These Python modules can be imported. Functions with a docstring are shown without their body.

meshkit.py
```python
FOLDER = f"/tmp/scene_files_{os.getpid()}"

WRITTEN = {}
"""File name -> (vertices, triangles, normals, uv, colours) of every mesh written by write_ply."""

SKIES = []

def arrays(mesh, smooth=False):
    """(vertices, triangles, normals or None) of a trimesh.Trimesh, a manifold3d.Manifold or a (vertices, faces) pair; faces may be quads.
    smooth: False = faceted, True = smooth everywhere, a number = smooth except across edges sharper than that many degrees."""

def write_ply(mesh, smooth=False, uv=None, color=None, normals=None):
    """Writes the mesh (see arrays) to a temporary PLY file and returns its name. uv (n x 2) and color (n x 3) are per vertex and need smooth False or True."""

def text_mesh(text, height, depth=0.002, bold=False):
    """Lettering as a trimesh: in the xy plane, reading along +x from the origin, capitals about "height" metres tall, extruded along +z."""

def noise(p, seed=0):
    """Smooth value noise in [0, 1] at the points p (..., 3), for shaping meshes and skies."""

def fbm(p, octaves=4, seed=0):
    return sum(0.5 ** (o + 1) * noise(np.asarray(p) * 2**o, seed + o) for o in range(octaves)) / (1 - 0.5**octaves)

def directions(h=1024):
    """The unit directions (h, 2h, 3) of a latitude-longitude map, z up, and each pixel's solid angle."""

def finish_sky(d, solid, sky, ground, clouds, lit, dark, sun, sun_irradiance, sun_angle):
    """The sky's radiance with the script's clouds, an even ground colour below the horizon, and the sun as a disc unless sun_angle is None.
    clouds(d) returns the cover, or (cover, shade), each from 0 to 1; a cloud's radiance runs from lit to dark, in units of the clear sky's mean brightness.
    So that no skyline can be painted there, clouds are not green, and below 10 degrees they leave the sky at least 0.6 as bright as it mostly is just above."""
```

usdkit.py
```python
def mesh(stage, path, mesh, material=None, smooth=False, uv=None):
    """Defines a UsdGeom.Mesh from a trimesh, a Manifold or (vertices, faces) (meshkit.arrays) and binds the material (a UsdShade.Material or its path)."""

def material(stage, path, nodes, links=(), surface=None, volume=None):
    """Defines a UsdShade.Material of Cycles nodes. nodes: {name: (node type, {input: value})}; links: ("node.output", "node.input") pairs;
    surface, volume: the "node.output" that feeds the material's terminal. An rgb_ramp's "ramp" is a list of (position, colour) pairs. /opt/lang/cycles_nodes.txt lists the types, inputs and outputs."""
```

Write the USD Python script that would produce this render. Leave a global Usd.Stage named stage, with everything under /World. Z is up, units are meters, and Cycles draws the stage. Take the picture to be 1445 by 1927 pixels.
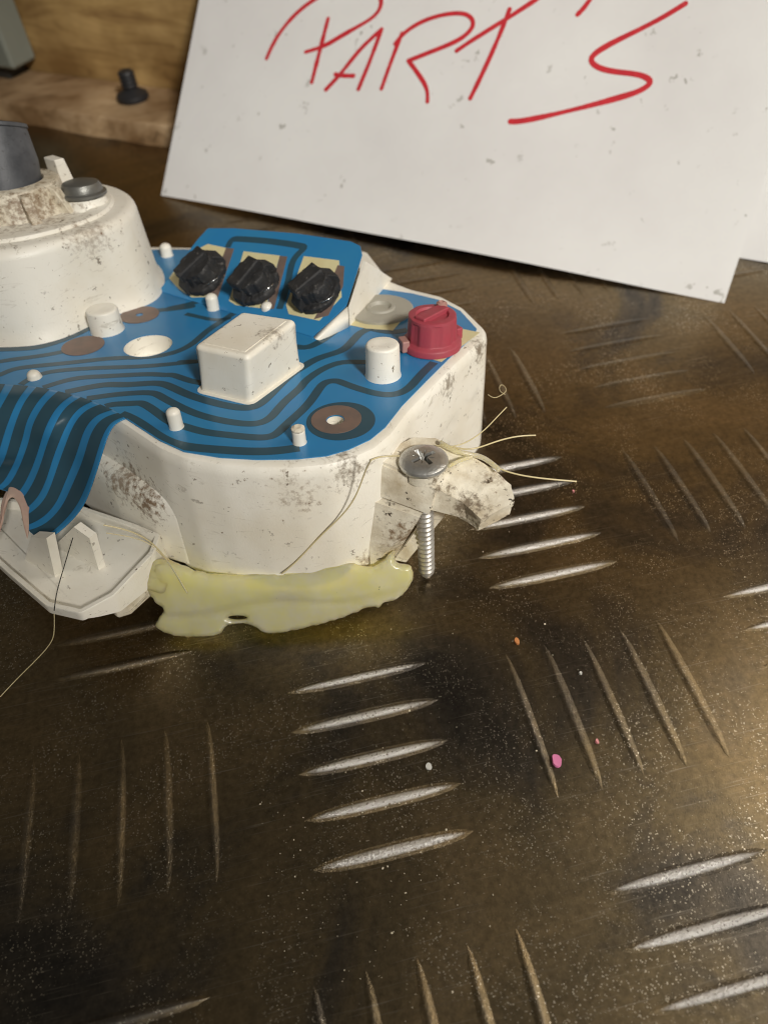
import math, random, re
import numpy as np, trimesh, usdkit, meshkit
import manifold3d as m3
import shapely
from shapely.geometry import Polygon, Point, LineString
from scipy.interpolate import CubicSpline
from pxr import Usd, UsdGeom, UsdLux, Gf, Sdf

random.seed(7); rng = np.random.default_rng(7)
stage = Usd.Stage.CreateInMemory()
UsdGeom.SetStageUpAxis(stage, 'Z'); UsdGeom.SetStageMetersPerUnit(stage, 1.0)
UsdGeom.Xform.Define(stage, '/World'); UsdGeom.Scope.Define(stage, '/World/Looks')
MM = 0.001

# ------------------------------------------------------------------ camera (all positions below are millimetres)
S = 47.0                                   # pitch of the tread pattern on the plate
FPX, CX, CY = 1300.0, 722.5, 963.5         # focal length and centre in photograph pixels (1445 x 1927)
CR = np.array([[0.97605838, -0.21388212, -0.03955359], [-0.19129329, -0.75755518, -0.62411299], [0.10352258, 0.61673705, -0.78033229]])
u_, s_, v_ = np.linalg.svd(CR); CR = u_ @ v_
C = np.array([-0.06011118, -0.96460522, 2.75709846]) * S
cam = UsdGeom.Camera.Define(stage, '/World/camera')
cam.CreateFocalLengthAttr(24.0); cam.CreateHorizontalApertureAttr(24.0 * 1445 / FPX)
cam.CreateClippingRangeAttr((0.005, 100.0))
cam.CreateFStopAttr(16.0); cam.CreateFocusDistanceAttr(0.134)
cam.CreateExposureAttr(0.08)
M = np.eye(4); M[0, :3], M[1, :3], M[2, :3], M[3, :3] = CR[0], -CR[1], -CR[2], C * MM
cam.AddTransformOp().Set(Gf.Matrix4d(*M.ravel().tolist()))

# ------------------------------------------------------------------ light: unseen key spot, added fill panel, dim room light
def rect_light(name, pos, target, w, h, power, color):
    l = UsdLux.RectLight.Define(stage, '/World/' + name)
    l.CreateWidthAttr(w); l.CreateHeightAttr(h); l.CreateIntensityAttr(power); l.CreateColorAttr(Gf.Vec3f(*color))
    pos, target = np.array(pos, float), np.array(target, float)
    z = pos - target; z /= np.linalg.norm(z)
    x = np.cross([0, 0, 1.0] if abs(z[2]) < .95 else [0, 1.0, 0], z); x /= np.linalg.norm(x); y = np.cross(z, x)
    m = np.eye(4); m[0, :3], m[1, :3], m[2, :3], m[3, :3] = x, y, z, pos * MM
    l.AddTransformOp().Set(Gf.Matrix4d(*m.ravel().tolist()))
def spot_lamp(name, pos, target, radius, cone, soft, power, color):
    """Key lamp; the added cone edge stands in for a shadow at near left."""
    l = UsdLux.SphereLight.Define(stage, '/World/' + name)
    l.CreateRadiusAttr(radius); l.CreateIntensityAttr(power); l.CreateColorAttr(Gf.Vec3f(*color))
    sh = UsdLux.ShapingAPI.Apply(l.GetPrim()); sh.CreateShapingConeAngleAttr(cone); sh.CreateShapingConeSoftnessAttr(soft)
    pos, target = np.array(pos, float), np.array(target, float)
    z = pos - target; z /= np.linalg.norm(z); x = np.cross([0, 0, 1.0], z); x /= np.linalg.norm(x); y = np.cross(z, x)
    m = np.eye(4); m[0, :3], m[1, :3], m[2, :3], m[3, :3] = x, y, z, pos * MM
    l.AddTransformOp().Set(Gf.Matrix4d(*m.ravel().tolist()))
spot_lamp('key_spot', (330, -760, 800), (95, 195, 0), 0.08, 9.7, 0.12, 205.0, (1.0, 0.96, 0.895))  # unseen key lamp, cone shaped to leave the near left dark
rect_light('fill_panel', (1760, 850, 1100), (1760, 850.01, 0), 2.3, 2.3, 3.3, (1.0, 0.92, 0.80))  # added unseen soft source, placed for the reflections in the plate
dome = UsdLux.DomeLight.Define(stage, '/World/room_light')
dome.CreateIntensityAttr(0.025); dome.CreateColorAttr(Gf.Vec3f(1.0, 0.9, 0.74))

# ------------------------------------------------------------------ frames and unprojection
def ray(px, py): return CR.T @ np.array([(px - CX) / FPX, (py - CY) / FPX, 1.0])
def onz(px, py, z=0.0):
    r = ray(px, py); return C + r * ((z - C[2]) / r[2])
def onplane(px, py, o, n):
    r = ray(px, py); return C + r * (((o - C) @ n) / (r @ n))
def unit(v): v = np.asarray(v, float); return v / np.linalg.norm(v)
class Frame:
    def __init__(s, o, X, Y, Z): s.o, s.X, s.Y, s.Z = (np.asarray(q, float) for q in (o, X, Y, Z))
    def w(s, p): p = np.atleast_2d(np.asarray(p, float)); return s.o + p[:, :1] * s.X + p[:, 1:2] * s.Y + p[:, 2:3] * s.Z
    def at(s, a, b, c=0.0): return Frame(s.w([a, b, c])[0], s.X, s.Y, s.Z)
    def loc(s, P): d = np.asarray(P) - s.o; return np.array([d @ s.X, d @ s.Y, d @ s.Z])
    def px(s, x, y, h=0.0): return s.loc(onplane(x, y, s.o + s.Z * h, s.Z))   # local point at height h seen at a photograph pixel
    def turned(s, deg): c, d = math.cos(math.radians(deg)), math.sin(math.radians(deg)); return Frame(s.o, c * s.X + d * s.Y, -d * s.X + c * s.Y, s.Z)
n = unit([0.05434855, 0.17445011, 0.98316499])
bo = C + ray(480, 880) * 105 * S / 40
bx_ = unit(np.array([1.0, 0, 0]) - n[0] * n)
B = Frame(bo, bx_, np.cross(n, bx_), n)                                  # the back face of the instrument housing
ZA = lambda x, y: (240 + x / 4.014, 660 + y / 4.014)
ZB = lambda x, y: (560 + x / 4.014, 540 + y / 4.014)
ZC = lambda x, y: (x / 4.014, 560 + y / 4.014)
ZD = lambda x, y: (270 + x / 4.014, 420 + y / 4.014)
Z3 = lambda x, y: (x * .36337, 640 + y * .36337)
Z5 = lambda x, y: (x * .23529, 860 + y * .23529)
Z4 = lambda x, y: (240 + x * .40138, 740 + y * .40138)
Z6 = lambda x, y: (640 + x * .34602, 620 + y * .34602)
def bl(px, h=0.0): return np.array([B.px(x, y, h)[:2] for x, y in px])

# ------------------------------------------------------------------ names, things, parts
used = {}
def numbered(parent, name):
    k = used.get((parent, name), 0); used[(parent, name)] = k + 1
    return name if k == 0 else f'{name}_{k:03d}'
def tag(p, label=None, cat=None, group=None, kind=None):
    for k, v in (('label', label), ('category', cat), ('group', group), ('kind', kind)):
        if v: p.SetCustomDataByKey(k, v)
    return p
origin = {}
def thing(name, base, **t):
    path = '/World/' + numbered('/World', name)
    x = UsdGeom.Xform.Define(stage, path); x.AddTranslateOp().Set(Gf.Vec3d(*(np.asarray(base, float) * MM).tolist()))
    origin[path] = np.asarray(base, float)
    tag(x.GetPrim(), **t); return path
def put(parent, name, mesh, mat, smooth=35, **t):
    """One mesh, given in millimetres of the world, as a prim under parent (a path) or under /World."""
    if hasattr(mesh, 'to_mesh'):
        mm = mesh.to_mesh(); mesh = trimesh.Trimesh(mm.vert_properties[:, :3], mm.tri_verts, process=False)
    if isinstance(mesh, tuple):
        v, f = np.asarray(mesh[0], float), np.asarray(mesh[1], int)
        if f.shape[1] == 4: f = np.vstack([f[:, :3], f[:, [0, 2, 3]]])
        mesh = trimesh.Trimesh(v, f, process=False)
    parent = parent or '/World'
    path = parent + '/' + numbered(parent, name)
    top = '/'.join(path.split('/')[:3])
    if top not in origin:
        origin[top] = np.array([*mesh.bounds.mean(0)[:2], mesh.bounds[0][2]])
        move = True
    else: move = False
    mesh = trimesh.Trimesh((np.asarray(mesh.vertices) - origin[top]) * MM * 1000, mesh.faces, process=False)
    v, f, nn = meshkit.arrays(mesh, smooth)
    m = usdkit.mesh(stage, path, trimesh.Trimesh(v * MM, f, process=False), mats[mat], False)
    if nn is not None:
        m.CreateNormalsAttr(nn.astype(np.float32).tolist()); m.SetNormalsInterpolation('vertex')
    if move: m.AddTranslateOp().Set(Gf.Vec3d(*(origin[top] * MM).tolist()))
    tag(m.GetPrim(), **t); return path

# ------------------------------------------------------------------ mesh makers
def tri_poly(poly):
    v, f = trimesh.creation.triangulate_polygon(poly, engine='earcut'); return np.asarray(v), np.asarray(f)
def loft(loops, cap0=True, cap1=True):
    """Closed loops of equal length, bottom to top (counter-clockwise seen from above)."""
    k, nn = len(loops), len(loops[0]); v = np.vstack(loops); f = []
    for j in range(k - 1):
        i = np.arange(nn); i2 = (i + 1) % nn
        a, b, c, d = j * nn + i, j * nn + i2, (j + 1) * nn + i2, (j + 1) * nn + i
        f += [np.stack([a, b, c], 1), np.stack([a, c, d], 1)]
    for on, j, flip in ((cap0, 0, True), (cap1, k - 1, False)):
        if on:
            L = np.asarray(loops[j]); o = L.mean(0); _, _, vt = np.linalg.svd(L - o)
            P = (L - o) @ vt[:2].T
            area = 0.5 * np.sum(P[:, 0] * np.roll(P[:, 1], -1) - np.roll(P[:, 0], -1) * P[:, 1])
            rev = area < 0; Q = P[::-1] if rev else P
            t = np.asarray(m3.triangulate([np.ascontiguousarray(Q, np.float64)], 1e-6, True)).reshape(-1, 3)
            if rev: t = (nn - 1 - t)[:, ::-1]
            f.append((t[:, ::-1] if flip else t) + j * nn)
    return trimesh.Trimesh(v, np.vstack(f), process=False)
def lathe(fr, prof, seg=32, jitter=0.0):
    """prof: (radius, height) from the bottom outwards and up to the axis."""
    ang = np.arange(seg) * 2 * np.pi / seg
    loops = [np.stack([r * np.cos(ang), r * np.sin(ang), np.full(seg, h)], 1) for r, h in prof]
    m = loft(loops); m.vertices = fr.w(m.vertices)
    return m
def sweep(pts, r, sides=8, cap=True):
    p = np.asarray(pts, float); r = np.broadcast_to(r, (len(p),))
    t = np.gradient(p, axis=0); t /= np.linalg.norm(t, axis=1, keepdims=True) + 1e-12
    up = np.array([0.13, 0.31, 0.94]); loops = []
    a = np.cross(t[0], up); a /= np.linalg.norm(a)
    for i in range(len(p)):
        a = a - (a @ t[i]) * t[i]; a /= np.linalg.norm(a); b = np.cross(t[i], a)
        g = np.arange(sides) * 2 * np.pi / sides
        loops.append(p[i] + r[i] * (np.cos(g)[:, None] * a + np.sin(g)[:, None] * b))
    return loft(loops, cap, cap)
def spline(pts, k=40, closed=False):
    p = np.asarray(pts, float)
    if closed: p = np.vstack([p, p[:1]])
    d = np.r_[0, np.cumsum(np.linalg.norm(np.diff(p, axis=0), axis=1) ** .5 + 1e-9)]
    cs = CubicSpline(d, p, bc_type='periodic' if closed else 'natural')
    return cs(np.linspace(0, d[-1], k, endpoint=not closed))
def resample(p, k, closed=True):
    p = np.asarray(p, float); q = np.vstack([p, p[:1]]) if closed else p
    d = np.r_[0, np.cumsum(np.linalg.norm(np.diff(q, axis=0), axis=1))]
    t = np.linspace(0, d[-1], k, endpoint=not closed)
    return np.stack([np.interp(t, d, q[:, i]) for i in range(q.shape[1])], 1)
def ccw(p):
    p = np.asarray(p, float)
    return p if np.sum(p[:, 0] * np.roll(p[:, 1], -1) - np.roll(p[:, 0], -1) * p[:, 1]) > 0 else p[::-1]
def round_poly(p, r): return Polygon(p).buffer(-r, join_style=1, quad_segs=10).buffer(2 * r, join_style=1, quad_segs=10).buffer(-r, join_style=1, quad_segs=10)
def ring(poly, k): return resample(ccw(np.array(poly.exterior.coords)[:-1]), k)
def outset(p, d):
    """Each vertex of a dense ccw loop moved d outwards."""
    t = np.roll(p, -1, 0) - np.roll(p, 1, 0); t /= np.linalg.norm(t, axis=1, keepdims=True) + 1e-12
    return p + d * np.stack([t[:, 1], -t[:, 0]], 1)
def raised(fr, p, layers):
    """p: dense ccw loop in the frame; layers: (outset, height) bottom to top."""
    m = loft([np.c_[outset(p, d), np.full(len(p), h)] for d, h in layers]); m.vertices = fr.w(m.vertices); return m
def sheet(fr, poly, h0, h1):
    """A flat polygon (shapely, with holes) as a thin plate between two heights."""
    polys = getattr(poly, 'geoms', [poly])
    m = trimesh.util.concatenate([trimesh.creation.extrude_polygon(q, h1 - h0, engine='earcut') for q in polys])
    v = np.asarray(m.vertices); return trimesh.Trimesh(fr.w(np.c_[v[:, :2], v[:, 2] + h0]), m.faces, process=False)
def strip(line, w, h, fr, th=0.05, dens=None):
    """A track: a flat ribbon of width w along a polyline of the frame, from height h up by th."""
    p = spline(line, max(12, 6 * len(line))); poly = LineString(p).buffer(w / 2, cap_style=2, join_style=1)
    return sheet(fr, poly, h, h + th)
def hull(pts): return trimesh.convex.convex_hull(np.asarray(pts, float))
def rbox(corners, r, sub=1):
    """A rounded solid: hull of small spheres at the corners (moved in by nothing: the corners are the sphere centres)."""
    s = trimesh.creation.icosphere(sub + 1, r).vertices
    return trimesh.convex.convex_hull(np.vstack([s + c for c in np.asarray(corners, float)]))
def wobble(m, amp, scale, seed=0):
    v = np.asarray(m.vertices); d = np.stack([meshkit.fbm(v / scale + 31.7 * k, 3, seed + k) - .5 for k in range(3)], 1)
    m.vertices = v + 2 * amp * d; return m
def man(m):
    m = m.copy(); m.merge_vertices(); return m3.Manifold(m3.Mesh(np.asarray(m.vertices, np.float32), np.asarray(m.faces, np.uint32)))
def grid(P, thick=None):
    """P (r, c, 3) as a surface, or as a closed slab of the given thickness below it."""
    r, c = P.shape[:2]; i, j = np.meshgrid(np.arange(r - 1), np.arange(c - 1), indexing='ij')
    q = np.stack([i * c + j, i * c + j + 1, (i + 1) * c + j + 1, (i + 1) * c + j], -1).reshape(-1, 4)
    f = np.vstack([q[:, :3], q[:, [0, 2, 3]]]); m = trimesh.Trimesh(P.reshape(-1, 3), f, process=False)
    if thick is None: return m
    du = np.gradient(P, axis=1); dv = np.gradient(P, axis=0); N = np.cross(du, dv); N /= np.linalg.norm(N, axis=2, keepdims=True) + 1e-12
    Q = P - N * thick; k = r * c
    b = [j for j in range(c - 1)] + [i * c + c - 1 for i in range(r - 1)] + [(r - 1) * c + c - 1 - j for j in range(c - 1)] + [(r - 1 - i) * c for i in range(r - 1)]
    b2 = b[1:] + b[:1]
    side = [[y, x, x + k] for x, y in zip(b, b2)] + [[y, x + k, y + k] for x, y in zip(b, b2)]
    return trimesh.Trimesh(np.vstack([P.reshape(-1, 3), Q.reshape(-1, 3)]), np.vstack([f, f[:, ::-1] + k, side]), process=False)

# ------------------------------------------------------------------ materials
mats = {}
def material(name, nodes, links, surface='p.BSDF'): mats[name] = usdkit.material(stage, '/World/Looks/' + name, nodes, links, surface=surface)
def plain(name, color, rough=.5, **k): material(name, {'p': ('principled_bsdf', {'base_color': color, 'roughness': rough, **k})}, [])
def speckled(name, color, dirt, rough=.45, cloud=40, amount=.5, fleck=900, fleck_cut=.72, bump=.15, fine=2500, tint=None, spots=(), scratch=0.0, **k):
    """A base colour with soft grime, small dark flecks, scuffs, stains about given places and a fine relief."""
    tint = tint or tuple(c * .82 for c in color)
    N = {
        'g': ('geometry', {}),
        'n1': ('noise_texture', {'scale': cloud, 'detail': 6.0, 'roughness': .62}),
        'r1': ('rgb_ramp', {'ramp': [(0.40, (0, 0, 0)), (0.72, (amount,) * 3)]}),
        'n2': ('noise_texture', {'scale': fleck, 'detail': 3.0, 'roughness': .7}),
        'r2': ('rgb_ramp', {'ramp': [(fleck_cut, (0, 0, 0)), (min(fleck_cut + .05, 1), (1, 1, 1))]}),
        'n4': ('noise_texture', {'scale': cloud * 3.1, 'detail': 3.0}),
        'r4': ('rgb_ramp', {'ramp': [(0.42, (0, 0, 0)), (0.60, (1, 1, 1))]}),
        'mf': ('math', {'math_type': 'multiply'}),
        'a': ('mix_color', {'a': color, 'b': tint}),
        'b': ('mix_color', {'b': dirt}),
        'n3': ('noise_texture', {'scale': fine, 'detail': 3.0}),
        'bm': ('bump', {'strength': bump, 'distance': 0.0003}),
        'p': ('principled_bsdf', {'roughness': rough, **k})}
    L = [('g.position', 'n1.vector'), ('g.position', 'n2.vector'), ('g.position', 'n3.vector'), ('g.position', 'n4.vector'), ('n1.fac', 'r1.fac'), ('n2.fac', 'r2.fac'), ('n4.fac', 'r4.fac'),
         ('r2.color', 'mf.value1'), ('r4.color', 'mf.value2'), ('r1.color', 'a.fac'), ('a.result', 'b.a'), ('mf.value', 'b.fac'), ('n3.fac', 'bm.height'), ('bm.normal', 'p.normal')]
    last = 'b.result'
    if scratch:
        N.update({'sm': ('mapping', {'scale': (1.0, 1.0, 5.0), 'rotation': (.5, .3, .4)}), 'sn': ('noise_texture', {'scale': 130.0, 'detail': 5.0, 'roughness': .75, 'distortion': 1.2}),
                  'sr': ('rgb_ramp', {'ramp': [(.60, (0, 0, 0)), (.68, (scratch,) * 3)]}), 'sx': ('mix_color', {'b': tuple(.5 * a_ + .5 * b_ for a_, b_ in zip(dirt, tint))})})
        L += [('g.position', 'sm.vector'), ('sm.vector', 'sn.vector'), ('sn.fac', 'sr.fac'), (last, 'sx.a'), ('sr.color', 'sx.fac')]; last = 'sx.result'
    for i, (at, rad, strength, col) in enumerate(spots):
        N.update({f'd{i}': ('vector_math', {'math_type': 'distance', 'vector2': tuple(float(q) * MM for q in at)}),
                  f'e{i}': ('map_range', {'from_min': 0.0, 'from_max': rad * MM, 'to_min': .36, 'to_max': 0.0, 'clamp': True}),
                  f'f{i}': ('noise_texture', {'scale': 750.0, 'detail': 6.0, 'roughness': .68}),
                  f'h{i}': ('math', {'math_type': 'add'}), f'j{i}': ('rgb_ramp', {'ramp': [(.66, (0, 0, 0)), (.84, (strength,) * 3)]}), f'k{i}': ('mix_color', {'b': col})})
        L += [('g.position', f'd{i}.vector1'), (f'd{i}.value', f'e{i}.value'), ('g.position', f'f{i}.vector'), (f'e{i}.result', f'h{i}.value1'), (f'f{i}.fac', f'h{i}.value2'), (f'h{i}.value', f'j{i}.fac'),
              (last, f'k{i}.a'), (f'j{i}.color', f'k{i}.fac')]; last = f'k{i}.result'
    material(name, N, L + [(last, 'p.base_color')])
BR, DK = (.20, .125, .065), (.15, .11, .07)
bw = lambda x, y, h=0.0: B.w(B.px(x, y, h))[0]
speckled('cream_plastic', (.86, .835, .755), (.13, .095, .06), .42, cloud=45, amount=.75, fleck=430, fleck_cut=.645, bump=.14, tint=(.72, .66, .53), scratch=.5,
         spots=[(bw(262, 950, -15), 9, .95, BR), (bw(225, 905, -13), 10, .8, BR), (bw(650, 880, -3), 7, .75, DK), (bw(560, 905, -6), 9, .6, BR), (bw(905, 660, -2), 6, .85, DK), (bw(850, 725, -3), 6, .7, DK), (bw(510, 625, 11), 5, .5, DK), (bw(60, 400, 22), 22, .6, BR), (bw(170, 430, 21), 12, .5, BR), (bw(690, 1055, -27), 5, .8, BR)])
speckled('dirty_plastic', (.74, .69, .57), (.05, .035, .02), .5, cloud=150, amount=.95, fleck=420, fleck_cut=.60, bump=.3, tint=(.42, .34, .22), scratch=.8,
         spots=[(bw(830, 915, -6), 6, 1.0, DK), (bw(880, 960, -11), 7, .9, DK), (bw(775, 1010, -20), 9, .9, BR), (bw(40, 350, 25), 16, .95, BR), (bw(100, 335, 25), 8, .95, DK), (bw(60, 400, 23), 14, .8, BR), (bw(930, 900, -9), 5, .6, BR)])
speckled('peg_plastic', (.80, .77, .68), (.2, .15, .1), .4, cloud=60, amount=.3, fleck=700, fleck_cut=.72, bump=.08)
speckled('blue_film', (.026, .20, .44), (.07, .20, .33), .24, cloud=60, amount=.8, fleck=500, fleck_cut=.74, bump=.05, fine=700, tint=(.036, .22, .42))
speckled('track_film', (.027, .074, .108), (.07, .13, .15), .24, cloud=120, amount=.8, fleck=600, fleck_cut=.72, bump=.06, fine=900, tint=(.034, .085, .115))
speckled('film_back', (.62, .45, .36), (.2, .1, .08), .5, cloud=120, amount=.8, tint=(.55, .30, .24))
speckled('window_film', (.68, .62, .36), (.3, .2, .1), .4, cloud=200, amount=.6, tint=(.60, .50, .26))
speckled('copper', (.25, .175, .145), (.05, .03, .025), .5, cloud=260, amount=.9, metallic=.35, tint=(.17, .14, .125))
speckled('grey_disc', (.36, .345, .29), (.08, .07, .05), .5, cloud=200, amount=.5, fleck_cut=.7)
speckled('red_plastic', (.37, .05, .075), (.25, .12, .11), .55, cloud=160, amount=.7, fleck=900, fleck_cut=.7, bump=.2, tint=(.32, .07, .085))
speckled('pale_pink', (.42, .22, .19), (.2, .1, .09), .5, cloud=260, amount=.8)
speckled('black_plastic', (.012, .012, .013), (.09, .085, .08), .68, cloud=260, amount=.9, fleck=700, fleck_cut=.60, bump=.6, fine=1100, tint=(.028, .027, .026))
speckled('zinc', (.56, .56, .54), (.12, .11, .09), .36, cloud=240, amount=.9, metallic=.8, bump=.3, fine=1800, tint=(.38, .37, .34))
speckled('chrome', (.58, .58, .57), (.15, .13, .11), .2, cloud=300, amount=.6, metallic=1.0, bump=.1, fine=1500)
speckled('thread_metal', (.62, .60, .56), (.15, .12, .09), .42, cloud=240, amount=.8, metallic=.75, bump=.1, tint=(.45, .42, .38))
speckled('dull_screw', (.20, .20, .185), (.06, .05, .04), .42, cloud=240, amount=.9, metallic=.6, bump=.2)
speckled('black_rod', (.085, .09, .10), (.02, .02, .02), .5, cloud=180, amount=.9, fleck_cut=.62, tint=(.035, .038, .045), scratch=.5)
speckled('glue', (.95, .77, .24), (.35, .26, .1), .22, cloud=160, amount=1.0, fleck=500, fleck_cut=.72, bump=.3, fine=300, tint=(.90, .73, .36),
         subsurface_weight=.75, subsurface_scale=.0025, subsurface_radius=(1.0, .8, .3), coat_weight=.5, coat_roughness=.12)
plain('glue_string', (.62, .53, .30), .3)
speckled('paper', (.81, .81, .80), (.45, .44, .41), .75, cloud=18, amount=.9, fleck=190, fleck_cut=.645, bump=.08, fine=900, tint=(.73, .715, .715))
speckled('red_ink', (.62, .022, .035), (.70, .16, .15), .6, cloud=300, amount=.9, fleck=900, fleck_cut=.62, bump=0.0, tint=(.50, .015, .03))
speckled('grey_paint', (.24, .26, .225), (.15, .15, .13), .5, cloud=60, amount=.4, fleck_cut=.7)
plain('dark_rubber', (.03, .028, .024), .7)
plain('dark_steel', (.02, .02, .022), .45)
for nm, c in (('pink_flake', (.75, .22, .42)), ('orange_flake', (.55, .22, .07)), ('white_flake', (.62, .62, .58)), ('coral_flake', (.75, .30, .30))): plain(nm, c, .6)
plain('grit', (.80, .72, .55), .3)

def wood(name, a, b, c, scale, stretch, rot, rough=.6):
    material(name, {
        'g': ('geometry', {}), 'mp': ('mapping', {'scale': stretch, 'rotation': rot}),
        'n': ('noise_texture', {'scale': scale, 'detail': 8.0, 'roughness': .65, 'distortion': .8}),
        'r': ('rgb_ramp', {'ramp': [(.30, c), (.46, b), (.60, a), (.75, b)]}),
        'n2': ('noise_texture', {'scale': 26.0, 'detail': 5.0}),
        'r2': ('rgb_ramp', {'ramp': [(.38, (.45, .38, .30)), (.62, (1, 1, 1))]}),
        'm': ('mix_color', {'blend_type': 'multiply', 'fac': 1.0}),
        'n3': ('noise_texture', {'scale': 900.0, 'detail': 4.0}), 'bm': ('bump', {'strength': .25, 'distance': .0006}),
        'p': ('principled_bsdf', {'roughness': rough})},
        [('g.position', 'mp.vector'), ('mp.vector', 'n.vector'), ('g.position', 'n2.vector'), ('n.fac', 'r.fac'), ('n2.fac', 'r2.fac'), ('r.color', 'm.a'), ('r2.color', 'm.b'), ('m.result', 'p.base_color'),
         ('mp.vector', 'n3.vector'), ('n3.fac', 'bm.height'), ('bm.normal', 'p.normal')])
wood('plywood', (.64, .43, .18), (.54, .35, .135), (.34, .20, .075), 26.0, (1.0, 1.0, 7.0), (0, 0, 0))
wood('batten_wood', (.56, .40, .24), (.46, .31, .17), (.25, .16, .08), 60.0, (1.0, 3.0, 3.0), (0, 0, .6))

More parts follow.
